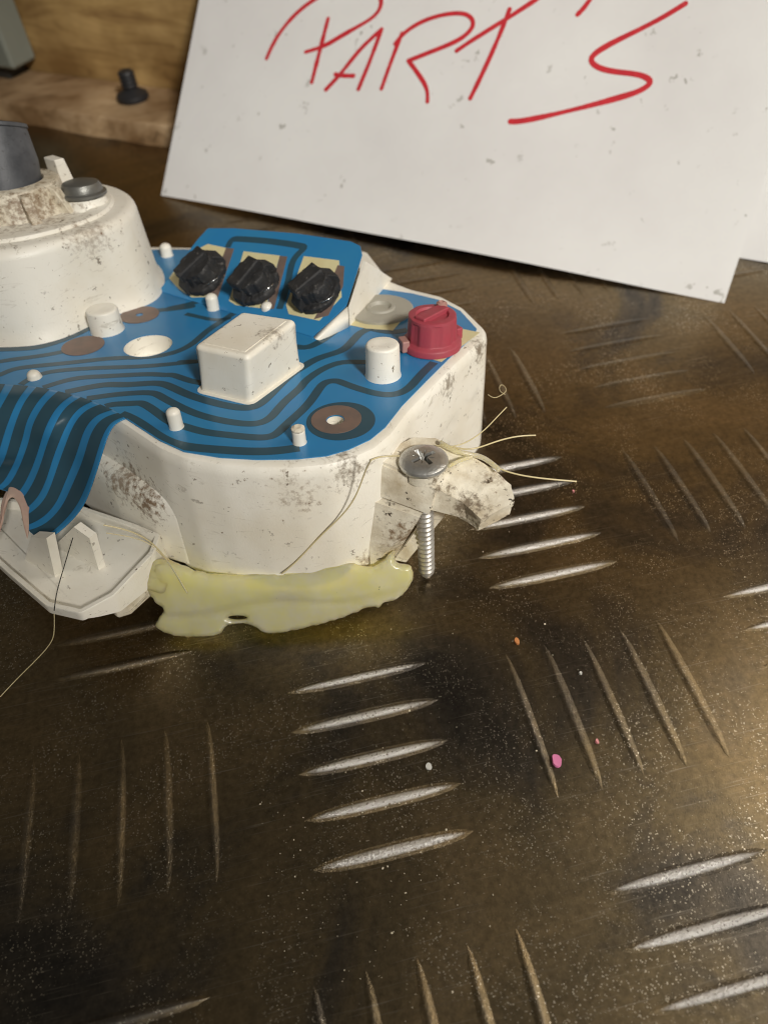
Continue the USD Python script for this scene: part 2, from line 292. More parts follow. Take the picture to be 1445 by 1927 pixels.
def tread(name, lift, worn, clean=None, metal=1.0, rough=(.28, .37)):
    """Oily aluminium tread plate: brown film over dull metal, with dust and tiny bright scratches."""
    material(name, {
        'g': ('geometry', {}),
        'n1': ('noise_texture', {'scale': 22.0, 'detail': 7.0, 'roughness': .6, 'distortion': .6}),
        'r1': ('rgb_ramp', {'ramp': [(.34, (.085, .08, .075)), (.41, (.14, .122, .10)), (.50, (.215, .17, .105)), (.62, (.265, .20, .115)), (.8, (.22, .18, .13))] if not clean else [(.3, tuple(c * .6 for c in clean)), (.7, clean)]}),
        'n2': ('noise_texture', {'scale': 700.0, 'detail': 6.0, 'roughness': .8}),
        'r2': ('rgb_ramp', {'ramp': [(.36, (.72, .72, .72)), (.66, (1.28, 1.26, 1.22))]}),
        'm': ('mix_color', {'blend_type': 'multiply', 'fac': 1.0, 'use_clamp': False}),
        'v': ('voronoi_texture', {'scale': 5200.0}),
        'vs': ('separate_color', {}),
        'rv': ('rgb_ramp', {'ramp': [(.945, (0, 0, 0)), (.96, (.8, .8, .8))]}),
        'n5': ('noise_texture', {'scale': 60.0, 'detail': 4.0}),
        'r5': ('rgb_ramp', {'ramp': [(.45, (0, 0, 0)), (.62, (1, 1, 1))]}),
        'mm': ('math', {'math_type': 'multiply'}),
        'm2': ('mix_color', {'b': (.95, .86, .70)}),
        'zp': ('separate_xyz', {}), 'zr': ('map_range', {'from_min': .00016, 'from_max': .00036, 'to_min': 0.0, 'to_max': 1.0, 'clamp': True}), 'zm': ('math', {'math_type': 'multiply'}),
        'sm': ('mapping', {'scale': (60.0, 2400.0, 1.0), 'rotation': (0, 0, .9)}), 'sn': ('noise_texture', {'scale': 1.0, 'detail': 3.0, 'roughness': .6}), 'sr': ('rgb_ramp', {'ramp': [(.60, (0, 0, 0)), (.72, (.35, .35, .35))]}),
        'm4': ('mix_color', {'b': (.55, .50, .42)}),
        'wn': ('noise_texture', {'scale': 2200.0, 'detail': 3.0}),
        'wr': ('rgb_ramp', {'ramp': [(.28, (0, 0, 0)), (.43, (worn,) * 3)]}),
        'm3': ('mix_color', {'b': (.82, .80, .78)}),
        'n3': ('noise_texture', {'scale': 2600.0, 'detail': 3.0, 'roughness': .7}),
        'bm': ('bump', {'strength': lift, 'distance': .0003}),
        'rr': ('map_range', {'from_min': .3, 'from_max': .7, 'to_min': rough[0], 'to_max': rough[1]}),
        'p': ('principled_bsdf', {'metallic': metal})},
        [('g.position', x + '.vector') for x in ('n1', 'n2', 'v', 'n5', 'wn', 'n3')] +
        [('n1.fac', 'r1.fac'), ('n2.fac', 'r2.fac'), ('r1.color', 'm.a'), ('r2.color', 'm.b'), ('v.color', 'vs.color'), ('vs.r', 'rv.fac'), ('n5.fac', 'r5.fac'), ('rv.color', 'mm.value1'), ('r5.color', 'mm.value2'),
         ('m.result', 'm2.a'), ('mm.value', 'm2.fac'), ('wn.fac', 'wr.fac'), ('g.position', 'zp.vector'), ('zp.z', 'zr.value'), ('zr.result', 'zm.value1'), ('wr.color', 'zm.value2'), ('g.position', 'sm.vector'), ('sm.vector', 'sn.vector'), ('sn.fac', 'sr.fac'), ('m2.result', 'm4.a'), ('sr.color', 'm4.fac'), ('m4.result', 'm3.a'), ('zm.value', 'm3.fac'), ('m3.result', 'p.base_color'), ('n3.fac', 'bm.height'), ('bm.normal', 'p.normal'),
         ('n1.fac', 'rr.value'), ('rr.result', 'p.roughness')])
tread('tread_plate', .10, 0.0)
tread('dimmed_oily_bar', .4, .12)  # oil-filmed copy, its crest also dimmed to stand in for weak light
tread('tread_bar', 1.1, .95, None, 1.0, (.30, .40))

# ------------------------------------------------------------------ bench: tread plate, its bars, batten and plywood
wdir = unit([145, -103, 0]); wback = np.array([-wdir[1], wdir[0], 0])           # along the wall, and away from the camera
ledge0 = onz(150, 250)                                                           # foot of the batten
plate = thing('tread_plate', (0, 0, 0), kind='structure')
def wall_xy(s, d): return ledge0 + s * wdir + d * wback
pl = [wall_xy(-330, 6), wall_xy(-330, -620), wall_xy(430, -620), wall_xy(430, 6)]
P2 = Polygon([p[:2] for p in pl])
v, f = trimesh.creation.triangulate_polygon(P2, engine='earcut')
put(plate, 'plate_sheet', trimesh.creation.extrude_polygon(P2, 3.0, engine='earcut').apply_translation((0, 0, -3.0)), 'tread_plate', False)
def proj(P):
    q = CR @ (np.asarray(P, float) - C); return CX + FPX * q[0] / q[2], CY + FPX * q[1] / q[2], q[2]
def bar_mesh(cx, cy, horizontal, Lb, Wb, Hb):
    nu, nv = 17, 11
    u = np.linspace(1, -1, nu); w = np.linspace(-1, 1, nv)
    U, Vv = np.meshgrid(u, w, indexing='ij')
    half = np.clip(1 - np.abs(U) ** 2.6, 0, 1)
    x = U * Lb / 2; y = Vv * Wb / 2 * np.sqrt(half + .002)
    z = Hb * (half ** .8) * (.5 + .5 * np.cos(np.pi * Vv)) ** 1.0 - .012
    X, Y = (x, y) if horizontal else (-y, x)
    return grid(np.stack([cx + X, cy + Y, z], -1))
for i in range(-5, 9):
    for j in range(-3, 9):
        hor = (i + j) % 2 == 0
        for k in range(-2, 3):
            cx, cy = (i, j + k * .1755) if hor else (i + k * .1755, j)
            cx, cy = cx * S, cy * S
            if (np.array([cx, cy, 0]) - ledge0) @ wback > -14: continue
            ends = [(cx - .3 * S, cy), (cx + .3 * S, cy)] if hor else [(cx, cy - .3 * S), (cx, cy + .3 * S)]
            vis = [proj((*e, 0)) for e in ends]
            if not any(-40 < x < 1485 and 200 < y < 1990 and d > 0 for x, y, d in vis): continue
            if max(x for x, y, d in vis) < 400 and min(y for x, y, d in vis) < 480: continue
            put(plate, 'raised_bar', bar_mesh(cx, cy, hor, .63 * S * rng.uniform(.97, 1.03), 2.9 * rng.uniform(.9, 1.08), .52 * rng.uniform(.85, 1.1) * (1 if hor and j < 2 else .5)), 'tread_bar' if hor and j < 2 and i >= 0 else 'dimmed_oily_bar', True)  # cross, far and left bars are lower and take the dimmed copy

bt = thing('wooden_batten', wall_xy(0, 0), label='rough wooden batten lying along the back edge of the bench plate', cat='batten')
prof = [(0, 0), (.6, 7.2), (1.6, 8.4), (34, 8.8), (34.2, 0)]
ss = np.linspace(-330, 430, 120); rows = []
for s in ss:
    r = []
    for d, z in prof:
        nz = meshkit.fbm(np.array([[s / 14, d / 9, z / 5]]), 4, 3)[0] - .5
        r.append(wall_xy(s, d + (nz * 3.0 if d < 20 else 0)) + np.array([0, 0, z + (nz * 1.6 if z > 1 else 0)]))
    rows.append(np.array(r))
bm_ = loft(rows)
put(bt, 'board', bm_, 'batten_wood', 40)
pw = thing('plywood_panel', wall_xy(0, 36), label='golden brown plywood panel standing upright behind the batten', cat='panel')
bx = trimesh.creation.box((760, 12, 420)); T = np.eye(4); T[:3, 0], T[:3, 1] = wdir, wback; T[:3, 3] = wall_xy(50, 41) + np.array([0, 0, 200])
put(pw, 'board', bx.apply_transform(T), 'plywood', False)

# grey steel box, top left
bxp = onz(24, 124, 16.0)
gb = thing('grey_box', [*bxp[:2], 9], label='grey painted metal box standing on the batten at the upper left', cat='box')
G = Frame(bxp, wdir, wback, np.array([0, 0, 1.0]))
put(gb, 'case', rbox(G.w([(a, b, c) for a in (-90, -2) for b in (2, 14) for c in (0, 160)]), 2.0), 'grey_paint', 30)
put(gb, 'foot', rbox(G.w([(a, b, c) for a in (-90, -9) for b in (4, 14) for c in (-7.5, -2)]), .6), 'dark_rubber', 30)

# black screw standing on its head on the batten
sp = onz(251, 184, 9.2)
bs = thing('black_screw', sp, label='small black countersunk screw standing upside down on the wooden batten', cat='screw')
SF = Frame(sp, wdir, wback, np.array([0, 0, 1.0]))
put(bs, 'head', lathe(SF, [(6.8, 0), (7.1, .7), (6.8, 2.0), (3.8, 3.8), (3.0, 4.3)], 28), 'dark_steel', 40)
prof = [(3.0, 4.1)]
for k in range(4): prof += [(3.0, 4.7 + k * 1.5), (3.7, 5.4 + k * 1.5)]
prof += [(2.9, 11.0), (.3, 11.6)]
put(bs, 'shank', lathe(SF, prof, 20), 'dark_steel', 40)

# ------------------------------------------------------------------ the sign: two white sheets leaning on the wall
pb0 = onz(303, 367, .3); pb1 = onz(1363, 570, .3)
pX = unit(pb1 - pb0); ph = unit(np.array([-pX[1], pX[0], 0]))
best = None
for lam in np.radians(np.arange(0, 60, .5)):
    up = math.cos(lam) * np.array([0, 0, 1.0]) + math.sin(lam) * ph
    q0, q1 = proj(pb0 + 60 * up), proj(pb1 + 40 * up)
    e = abs(math.atan2(q0[0] - 303, 367 - q0[1]) - math.atan2(72, 367)) + abs(math.atan2(q1[0] - 1363, 570 - q1[1]) - math.atan2(61, 167))
    if best is None or e < best[0]: best = (e, lam)
lam = best[1]; pU = math.cos(lam) * np.array([0, 0, 1.0]) + math.sin(lam) * ph; pN = np.cross(pX, pU)
PW = np.linalg.norm(pb1 - pb0); PH = 297 * PW / 210
PF = Frame(pb0, pX, pU, pN)
print('paper lean', np.degrees(lam), 'width', PW, 'err', best[0])
def bend(s, t): return 3.2 * np.sin(np.pi * s / PW) * np.exp(-t / 90) + .5 * np.sin(s / 17 + t / 40) - 2.2 * np.cos(2.3 * np.pi * s / PW + t / 60) * (t / 140)
def paper(fr, w, h, fn, nx=50, ny=40, th=.12):
    s, t = np.meshgrid(np.linspace(0, w, nx), np.linspace(0, h, ny))
    P = fr.w(np.c_[s.ravel(), t.ravel(), fn(s, t).ravel()]).reshape(ny, nx, 3); return grid(P, th)
sign = thing('paper_sign', pb0 + pX * PW / 2, label='white paper sign with red handwritten letters leaning behind the instrument', cat='sign')
put(sign, 'sheet', paper(PF, PW, 235, bend), 'paper', True)
p2o = onz(1395, 485, .2)
PF2 = Frame(p2o - pX * 60 + ph * 0, pX, pU, pN)
sg2 = thing('paper_sheet', p2o, label='blank white paper sheet mostly hidden behind the lettered sign, at the right edge', cat='paper')
put(sg2, 'sheet', paper(PF2, 190, 215, lambda s, t: -1.0 * np.cos(s / 40)), 'paper', True)
ZT = lambda x, y: (480 + x * .66782, y * .66782)
strokes = {
 'P': [[(37, 168), (60, 120), (100, 65), (150, 20), (205, -12), (270, -30), (335, -18), (360, 8), (352, 42), (310, 75), (250, 108), (200, 135), (147, 152)], [(211, 60), (190, 140), (165, 237)]],
 'A': [[(205, 258), (250, 210), (300, 150), (362, 92), (335, 165), (297, 258)], [(232, 216), (255, 220), (283, 221)]],
 'R': [[(419, 104), (390, 180), (362, 258)], [(400, 133), (430, 100), (490, 65), (560, 47), (604, 52), (617, 76), (595, 108), (550, 135), (495, 158), (438, 181), (470, 225), (489, 262), (491, 296)]],
 'T': [[(718, 30), (690, 105), (650, 200), (610, 286)], [(572, 152), (620, 118), (720, 50), (790, 0), (850, -42)]],
 'apostrophe': [[(943, -6), (926, 18), (908, 38)]],
 'S': [[(1212, 8), (1130, 55), (1030, 105), (965, 143), (947, 165), (962, 185), (1020, 200), (1088, 210), (1113, 228), (1095, 247), (1030, 272), (880, 315), (750, 347), (722, 349)]]}
for name, ls in strokes.items():
    ms = []
    for li, l in enumerate(ls):
        q = np.array([PF.px(*ZT(x, y))[:2] for x, y in l])
        sharp = name == 'A' and li == 0 or name == 'R' and li == 1
        cut = {'A': 3, 'R': 9}.get(name)
        q = np.vstack([spline(q[:cut + 1], 40), spline(q[cut:], 30)]) if sharp else spline(q, 60)
        w = .72 if name != 'S' else .86
        ww = w * (1 + .28 * (meshkit.fbm(np.c_[np.arange(len(q)) / 7.0, np.full(len(q), 3.1 * li), np.full(len(q), ord(name[0]) * 1.7)], 3, 5) - .5) * 2)
        pg = shapely.union_all([LineString(q[k:k + 2]).buffer(ww[k], quad_segs=5) for k in range(len(q) - 1)]).simplify(.03)
        if pg.geom_type != 'Polygon': pg = max(pg.geoms, key=lambda g: g.area)
        m = trimesh.creation.extrude_polygon(pg, .06, engine='earcut')
        for _ in range(2): m = m.subdivide_to_size(6.0).copy() if hasattr(m, 'subdivide_to_size') else m
        vv = np.asarray(m.vertices); lift = bend(vv[:, 0], vv[:, 1])
        ms.append(trimesh.Trimesh(PF.w(np.c_[vv[:, 0], vv[:, 1], vv[:, 2] + lift + .05 + .02 * li]), m.faces, process=False))
    put(sign, 'letter' if name != 'apostrophe' else 'apostrophe', trimesh.util.concatenate(ms), 'red_ink', False, label=f'red handwritten {"letter " + name if name != "apostrophe" else name}')

# ------------------------------------------------------------------ the instrument housing
base = onz(480, 1085, 0)
cl = thing('instrument_cluster', base, label='dirty cream instrument cluster with blue circuit film, lying on the tread plate', cat='instrument cluster')
# outline of the back face
mem_edge = [(300, 830), (346, 851), (414, 862), (483, 866), (556, 865), (615, 859), (656, 847), (697, 828), (725, 805), (757, 764), (802, 718), (848, 672), (892, 633), (897, 620),
            (866, 586), (825, 565), (775, 553), (720, 545), (680, 530), (640, 470), (300, 470), (120, 480), (-160, 520), (-300, 560), (-300, 760), (-40, 725)]
row0 = [Z3(*p) for p in [(50, 230), (170, 240), (280, 260), (400, 290), (500, 325), (600, 370), (650, 405)]]
out_px = [(236, 800), (300, 843), (346, 862), (414, 874), (483, 879), (556, 879), (618, 873), (662, 861), (706, 842), (738, 815), (770, 773), (815, 727), (862, 680), (912, 634), (914, 618),
          (872, 577), (830, 555), (775, 542), (735, 527), (690, 470), (290, 462), (120, 470), (-160, 505), (-330, 550), (-330, 690), (-60, 700), (62, 722), (150, 750), (205, 780)]
o2 = round_poly(bl(out_px), 2.3)
ol = ring(o2, 420)
H0 = 30.6
body = raised(B, ol, [(1.0, -H0), (.7, -12), (.45, -2.6), (.2, -1.2), (-.35, -.35), (-1.0, -.08), (-2.4, 0.0)])
holes = [((279, 651), 42), ((631, 792), 17)]
bm = man(body)
recess = []
for (x, y), hw in holes:
    c = B.px(x, y); r = hw / FPX * np.linalg.norm(B.w(c)[0] - C) * .985; recess.append((c, r))
    cut = lathe(B.at(c[0], c[1], 0), [(r * .93, -4.5), (r * 1.0, 1.0)], 40)
    bm = bm - man(cut)
put(cl, 'housing', bm, 'cream_plastic', 32)
def scale_at(x, y, h=0): return np.linalg.norm(onplane(x, y, B.o + h * B.Z, B.Z) - C) / FPX        # mm per pixel across the view

# ---- tail of the film, flowing down over the front
F0 = [(650, 405), (590, 440), (545, 530), (510, 640), (470, 760), (420, 870), (340, 960), (270, 1015), (210, 1035)]
FA = [(600, 370), (520, 400), (460, 470), (425, 570), (395, 655), (350, 760), (300, 860), (220, 940), (140, 975)]
FB = [(500, 325), (430, 360), (370, 430), (325, 530), (290, 625), (255, 730), (215, 815), (165, 870), (115, 905)]
FC = [(400, 290), (320, 350), (260, 450), (230, 530), (205, 610), (175, 690), (140, 760), (110, 800), (85, 815)]
FD = [(280, 260), (220, 320), (160, 420), (135, 510), (105, 600), (75, 670), (40, 730), (15, 755), (-5, 770)]
FE = [(170, 240), (110, 320), (70, 410), (40, 500), (10, 600), (-20, 660), (-55, 720), (-80, 750), (-100, 765)]
FG = [(50, 230), (0, 320), (-50, 410), (-85, 500), (-115, 590), (-150, 650), (-190, 710), (-215, 740), (-235, 755)]
FH = [(x - 120, y - 8) for x, y in FG]
hts = [.22, -.3, -2.6, -6.0, -9.8, -13.4, -16.0, -17.0, -17.2]
flows = []
for fl in (F0, FA, FB, FC, FD, FE, FG, FH):
    flows.append(spline([B.w(B.px(*Z3(*p), h))[0] for p, h in zip(fl, hts)], 44))
flows = np.array(flows)                                   # (7, 44, 3)
uu = np.arange(8.0); csU = CubicSpline(uu, flows, axis=0, bc_type='natural')
# ---- film
fold = csU(np.linspace(7, 0, 71))[:, 0]; fold = np.array([B.loc(p)[:2] for p in fold])
mem = Polygon(np.vstack([bl(mem_edge), fold])).buffer(0)

# the slot for the ramp and the holes
def pxpoly(pts, h=0.0): return Polygon(bl(pts, h))
for c, r in recess: mem = mem.difference(Point(c[0], c[1]).buffer(r * (1.0 if r > 3 else .95), quad_segs=16))
film = put(cl, 'circuit_film', sheet(B, mem, .02, .22), 'blue_film', False)

# ---- tail surface and tracks
def tail(u0, u1, k, lift=0.0):
    P = csU(np.linspace(u0, u1, k)).transpose(1, 0, 2)[::-1, ::-1]       # rows up the tail, columns left to right
    du = np.gradient(P, axis=1); dv = np.gradient(P, axis=0); N = np.cross(dv, du); N /= np.linalg.norm(N, axis=2, keepdims=True) + 1e-12
    if (N[..., 2].mean()) < 0: N = -N
    return P + N * lift
def slab(P, th):
    m = grid(P, th); 
    return m
tl = tail(0, 7, 70)
g = grid(tl, .2)
put(cl, 'film_tail', g, 'blue_film', True)
for k in range(7):
    put(film, 'circuit_track', grid(tail(k + (.19 if k else .22), k + .82, 8, .06)), 'track_film', True)

# rolled end of the tail: pale reverse side seen inside the loop
rim = [(-60, 700), (5, 560), (20, 450), (45, 350), (85, 312), (130, 340), (160, 400), (180, 500), (200, 600), (215, 645)]
rp = spline(resample(np.array([B.w(B.px(*Z5(*p), -16.6))[0] for p in rim]), 9, False), 60)
ctr = rp.mean(0); inn = []
for q in range(13):
    t = q / 12
    inn.append((rp - ctr) * (1 - .10 * t + .06 * math.sin(t * 9)) + ctr + 16 * t * unit(-0.1 * B.X + 0.95 * B.Y) + np.array([0, 0, -.8 * t]))
put(cl, 'film_curl', grid(np.array(inn), .35), 'film_back', True)

# ---- tracks printed on the flat film
def track(pts, w, h=.22):
    w *= 1.12
    q = bl(pts); k = len(q)
    pg = LineString(spline(q, k * 7)).buffer(w / 2, cap_style=2, join_style=1)
    pg = pg.intersection(memc)
    if pg.is_empty: return
    put(film, 'circuit_track', sheet(B, pg, h, h + .045), 'track_film', False)
memc = mem.buffer(-.25).union(mem.intersection(LineString(fold[2:-2]).buffer(.9)))
za = lambda l: [ZA(*p) for p in l]; zb = lambda l: [ZB(*p) for p in l]; zc = lambda l: [ZC(*p) for p in l]; zd = lambda l: [ZD(*p) for p in l]
mid = lambda k: [tuple(np.array(Z3(*a)) * .5 + np.array(Z3(*b)) * .5) for a, b in [((F0, FA, FB, FC, FD, FE, FG)[k][0], (F0, FA, FB, FC, FD, FE, FG)[k + 1][0])]]
tr = [
 (mid(0) + za([(0, 505), (100, 560), (200, 630), (330, 700), (480, 735), (700, 755), (950, 768), (1150, 760), (1300, 740)]), 2.1),
 (mid(1) + zc([(850, 815), (1020, 805)]) + za([(110, 405), (220, 470), (330, 545), (430, 578), (570, 617), (780, 645), (1050, 660), (1130, 630), (1200, 565), (1350, 425)]) + zb([(160, 780), (215, 728), (285, 716), (360, 738), (480, 780), (620, 815), (740, 815), (830, 775), (900, 705), (960, 640), (1030, 575)]), 1.75),
 (mid(2) + zc([(850, 742)]) + za([(0, 330), (180, 325), (260, 355), (400, 430), (560, 495), (780, 545), (980, 555), (1080, 510), (1180, 400), (1300, 290)]) + zb([(60, 720), (150, 650), (250, 600), (350, 575), (520, 575)]), 1.7),
 (mid(3) + zc([(800, 665)]) + za([(0, 262), (220, 252), (320, 275), (430, 325), (560, 372), (800, 430), (950, 430), (1040, 375), (1130, 285), (1250, 175)]) + zb([(40, 610), (110, 568), (200, 530), (320, 490), (400, 430), (480, 350), (560, 315)]), 1.9),
 (mid(4) + zc([(560, 620), (800, 600), (1150, 585), (1250, 590)]) + za([(340, 190), (450, 225), (560, 250)]), 1.6),
 (mid(5) + zc([(220, 625), (330, 580), (500, 553), (800, 535), (1150, 520), (1445, 490)]) + za([(400, 92), (560, 85)]), 1.5),
 (zc([(-160, 640), (0, 590), (100, 550), (300, 520), (600, 490), (850, 465), (1100, 455), (1300, 425)]) + zd([(370, 915), (470, 830), (600, 740), (720, 660)]), 1.6),
 (zc([(-160, 530), (0, 490), (200, 460), (400, 430), (600, 385)]), 1.6),
 (zc([(-160, 420), (0, 398), (250, 385), (450, 335), (700, 220), (900, 105), (1040, 90), (1200, 100), (1445, 72)]) + zd([(200, 650), (330, 620), (440, 585)]), 1.9),
 (zd([(320, 690), (430, 715), (560, 735), (660, 720)]), 1.4),
 (zb([(-20, 455), (60, 462), (130, 440), (220, 385), (330, 300)]), 1.9),
 (zb([(20, 335), (130, 265)]), 1.7),
 (zb([(560, 320), (700, 345), (830, 330)]), 1.9),
]
for pts, w in tr: track(pts, w)
def disc(px, hw, mat, h0, h1, inner=None, name='contact_ring', parent=None, k=1.0):
    c = B.px(*px); r = hw * scale_at(*px) * k
    pg = Point(c[0], c[1]).buffer(r, quad_segs=16)
    if inner: pg = pg.difference(Point(c[0], c[1]).buffer(inner, quad_segs=12))
    return put(parent or film, name, sheet(B, pg, h0, h1), mat, False), c, r
cw = B.px(633, 791)
rw = 47 * scale_at(633, 791)
pad = Point(cw[0] + .8, cw[1] - .6).buffer(rw * 1.36, quad_segs=16).intersection(memc).difference(Point(cw[0], cw[1]).buffer(rw * .9))
put(film, 'circuit_track', sheet(B, pad, .23, .27), 'track_film', False)
put(film, 'contact_ring', lathe(B.at(cw[0], cw[1]), [(rw * .4, .2), (rw, .2), (rw, .30), (rw * .96, .36), (rw * .44, .36), (rw * .38, .28)], 40) if False else sheet(B, Point(cw[0], cw[1]).buffer(rw, quad_segs=20).difference(Point(*recess[1][0][:2]).buffer(recess[1][1] * 1.02)), .2, .36), 'copper', False)
disc((263, 594), 33, 'copper', .2, .34, .9)
disc((157, 652), 35, 'copper', .2, .34)
# cream windows with copper beneath the red holder and by the grey disc
put(film, 'window', sheet(B, pxpoly(zb([(760, 480), (1085, 573), (1375, 350), (1235, 322), (900, 330)])), .23, .29), 'window_film', False)
put(film, 'window', sheet(B, pxpoly(zb([(300, 278), (430, 180), (800, 240), (720, 335), (520, 320), (400, 295)])), .23, .29), 'window_film', False)

# grey flat washer
gp = (716, 586); gc = B.px(*gp); gr = 59 * scale_at(*gp)
put(cl, 'grey_washer', lathe(B.at(gc[0], gc[1]), [(gr * .9, .2), (gr, .25), (gr, .9), (gr * .95, 1.1), (gr * .46, 1.1), (gr * .42, 1.5), (gr * .34, 1.6), (gr * .28, .8), (0.02, .75)], 44), 'grey_disc', 40)

# ---- posts, pegs, block, dome
def round_peg(px, hw, top, mat='peg_plastic', name='peg', cap='round', **t):
    c = B.px(*px); r = hw * scale_at(*px)
    lo, hi = 0, 30                                                  # find the height whose top is seen at the given pixel row
    for _ in range(40):
        md = (lo + hi) / 2
        if proj(B.w([c[0], c[1], md])[0])[1] > top: lo = md
        else: hi = md
    h = hi
    if cap == 'round': prof = [(r * 1.12, -.5), (r * 1.1, .25), (r, .6)] + [(r * math.cos(a), h - r * .8 + r * .8 * math.sin(a)) for a in np.linspace(0, 1.5, 7)]
    else: prof = [(r * 1.06, -.5), (r * 1.05, .3), (r, 1.0), (r * .96, h - .5), (r * .90, h - .15), (r * .8, h), (r * .5, h), (r * .4, h - .12), (.02, h - .15)]
    m = lathe(B.at(c[0], c[1]), prof, 28); wobble(m, .04, .8)
    return put(cl, name, m, mat, 50, **t), c, r, h
round_peg((333, 805), 12.5, 768); round_peg((402, 582), 10.5, 552); round_peg((505, 594), 11, 568); round_peg((315, 482), 9.5, 457); round_peg((66, 712), 11, 697)
pg_, c_, r_, h_ = round_peg((564, 834), 12.5, 804, label='peg with a broken, charred top')
m = lathe(B.at(c_[0], c_[1], h_ - .35), [(r_ * .95, -.3), (r_ * 1.05, .0), (r_ * 1.0, .35), (r_ * .55, .6), (.02, .55)], 18); wobble(m, .28, .7, 5)
put(pg_, 'broken_top', m, 'dirty_plastic', 20)
round_peg((203, 622), 27, 580, 'cream_plastic', 'post', 'flat'); round_peg((721, 707), 32, 646, 'cream_plastic', 'post', 'flat')

bh = 9.5
bb = bl([(377, 737), (472, 760), (568, 690), (470, 655)])
def fit_h(c, pix):
    lo, hi = 0, 40
    for _ in range(40):
        md = (lo + hi) / 2
        if proj(B.w([c[0], c[1], md])[0])[1] > pix: lo = md
        else: hi = md
    return hi
bh = fit_h(bb[1], 668)
btop = bl([(362, 650), (466, 672), (560, 600), (455, 584)], bh)
print('box h', bh, bb, btop)
bb_r = ring(round_poly(ccw(bb), 1.0), 120); cc = bb_r.mean(0)
bt_r = ring(round_poly(ccw(btop), 1.2), 120)
k0 = np.argmin(np.linalg.norm(bt_r - bt_r.mean(0) - (bb_r[0] - cc), axis=1)); bt_r = np.roll(bt_r, -k0, 0)
lay = [np.c_[bb_r, np.full(120, -.5)], np.c_[bb_r, np.full(120, .5)]]
for d, h in ((0, bh - 1.0), (-.25, bh - .45), (-.6, bh - .1), (-1.0, bh)): lay.append(np.c_[outset(bt_r, d), np.full(120, h)])
m = loft(lay); m.vertices = B.w(m.vertices)
put(cl, 'raised_block', m, 'cream_plastic', 40)
put(cl, 'block_panel', sheet(Frame(B.w([0, 0, bh])[0], B.X, B.Y, B.Z), Polygon(bt_r).buffer(-1.7, join_style=1), -.2, .12), 'cream_plastic', False)
put(cl, 'block_flange', sheet(B, Polygon(bb_r).buffer(.9), .1, .34), 'peg_plastic', False)

# dome of the speedometer
base_px = [(301, 540), (296, 558), (284, 573), (224, 587), (172, 608), (149, 622), (120, 636), (75, 648), (0, 651)]
q = bl(base_px); A_ = np.c_[2 * q, np.ones(len(q))]; s = np.linalg.lstsq(A_, (q ** 2).sum(1), rcond=None)[0]
dc = s[:2]; dr = math.sqrt(s[2] + dc @ dc)
qa, qr = np.arctan2(*(q - dc)[:, ::-1].T), np.linalg.norm(q - dc, axis=1)
def rad(th):
    th = (np.asarray(th) + np.pi) % (2 * np.pi) - np.pi; o = np.argsort(qa)
    a_ = np.r_[qa[o][0] - .5, qa[o], qa[o][-1] + .5]; r_ = np.r_[dr, qr[o], dr]
    return np.interp(th, a_, r_, dr, dr)
print('dome', dc, dr, proj(B.w([*dc, 0])[0]))
dh = None
for h in np.arange(5, 60, .25):
    th = np.linspace(0, 2 * np.pi, 720); pts = B.w(np.c_[dc[0] + .94 * dr * np.cos(th), dc[1] + .94 * dr * np.sin(th), np.full(720, h)])
    pj = np.array([proj(p)[:2] for p in pts])
    fr = pj[(pj[:, 0] > -5) & (pj[:, 0] < 5)]
    if len(fr) and fr[:, 1].max() < 474: dh = h; break
print('dome h', dh)
DF = B.at(*dc)
prof = [(dr * 1.03, -.5), (dr * 1.03, .5), (dr * 1.0, 1.6), (dr * .985, 4)]
for t in np.linspace(.2, 1, 8): prof.append((dr * (.985 - .045 * t), 4 + (dh - 6.3) * t))
R1 = dr * .94
prof += [(R1 - .15, dh - 1.6), (R1 - .55, dh - .85), (R1 - 1.2, dh - .3), (R1 - 2.2, dh), (R1 - 5, dh + .1), (R1 - 5.4, dh + .8), (R1 - 6.2, dh + 1.0), (R1 - 9, dh + .9), (R1 - 9.5, dh + .3), (R1 * .5, dh + .5), (.05, dh + .5)]
dome_p = None
th_ = np.arange(120) * 2 * np.pi / 120; rt = rad(th_)
for _ in range(7): rt = (np.roll(rt, 1) + rt + np.roll(rt, -1)) / 3
dm = loft([np.c_[r * (rt / dr) ** np.clip(1.2 - h / dh, 0, 1) * np.cos(th_), r * (rt / dr) ** np.clip(1.2 - h / dh, 0, 1) * np.sin(th_), np.full(120, h)] for r, h in prof]); dm.vertices = DF.w(dm.vertices)
put(cl, 'speedometer_dome', dm, 'cream_plastic', 40)

# collar with the cable stub, screw boss on top
def on_dome(px, h): return B.px(*px, h)
cc_ = on_dome((30, 395), dh)
cr = 76 * scale_at(30, 380, dh)
ch = fit_h(cc_[:2], 340)
print('collar', cc_, cr, ch, dh)
CF = B.at(cc_[0], cc_[1])
m = lathe(CF, [(cr * 1.12, dh - .3), (cr * 1.08, dh + .8), (cr, dh + 3), (cr * .98, ch - .6), (cr * .93, ch), (cr * .70, ch + .1), (cr * .66, ch - .6), (cr * .64, ch - 4), (.05, ch - 4)], 48)
wobble(m, .12, 1.5)
put(cl, 'cable_collar', m, 'dirty_plastic', 45)
for ang, hh, tt in ((-25, 1.0, 1.0), (-62, 1.0, .9), (40, 1.0, 1.0)):
    FR = CF.turned(ang)
    pts = [(cr * .9, y, z) for y in (-tt, tt) for z in (dh, ch - .5)] + [(cr * 1.28, y, dh + .2) for y in (-tt, tt)] + [(cr * 1.06, y, ch - 1.2) for y in (-tt, tt)]
    put(cl, 'collar_rib', rbox(FR.w(pts), .3), 'dirty_plastic', 40)
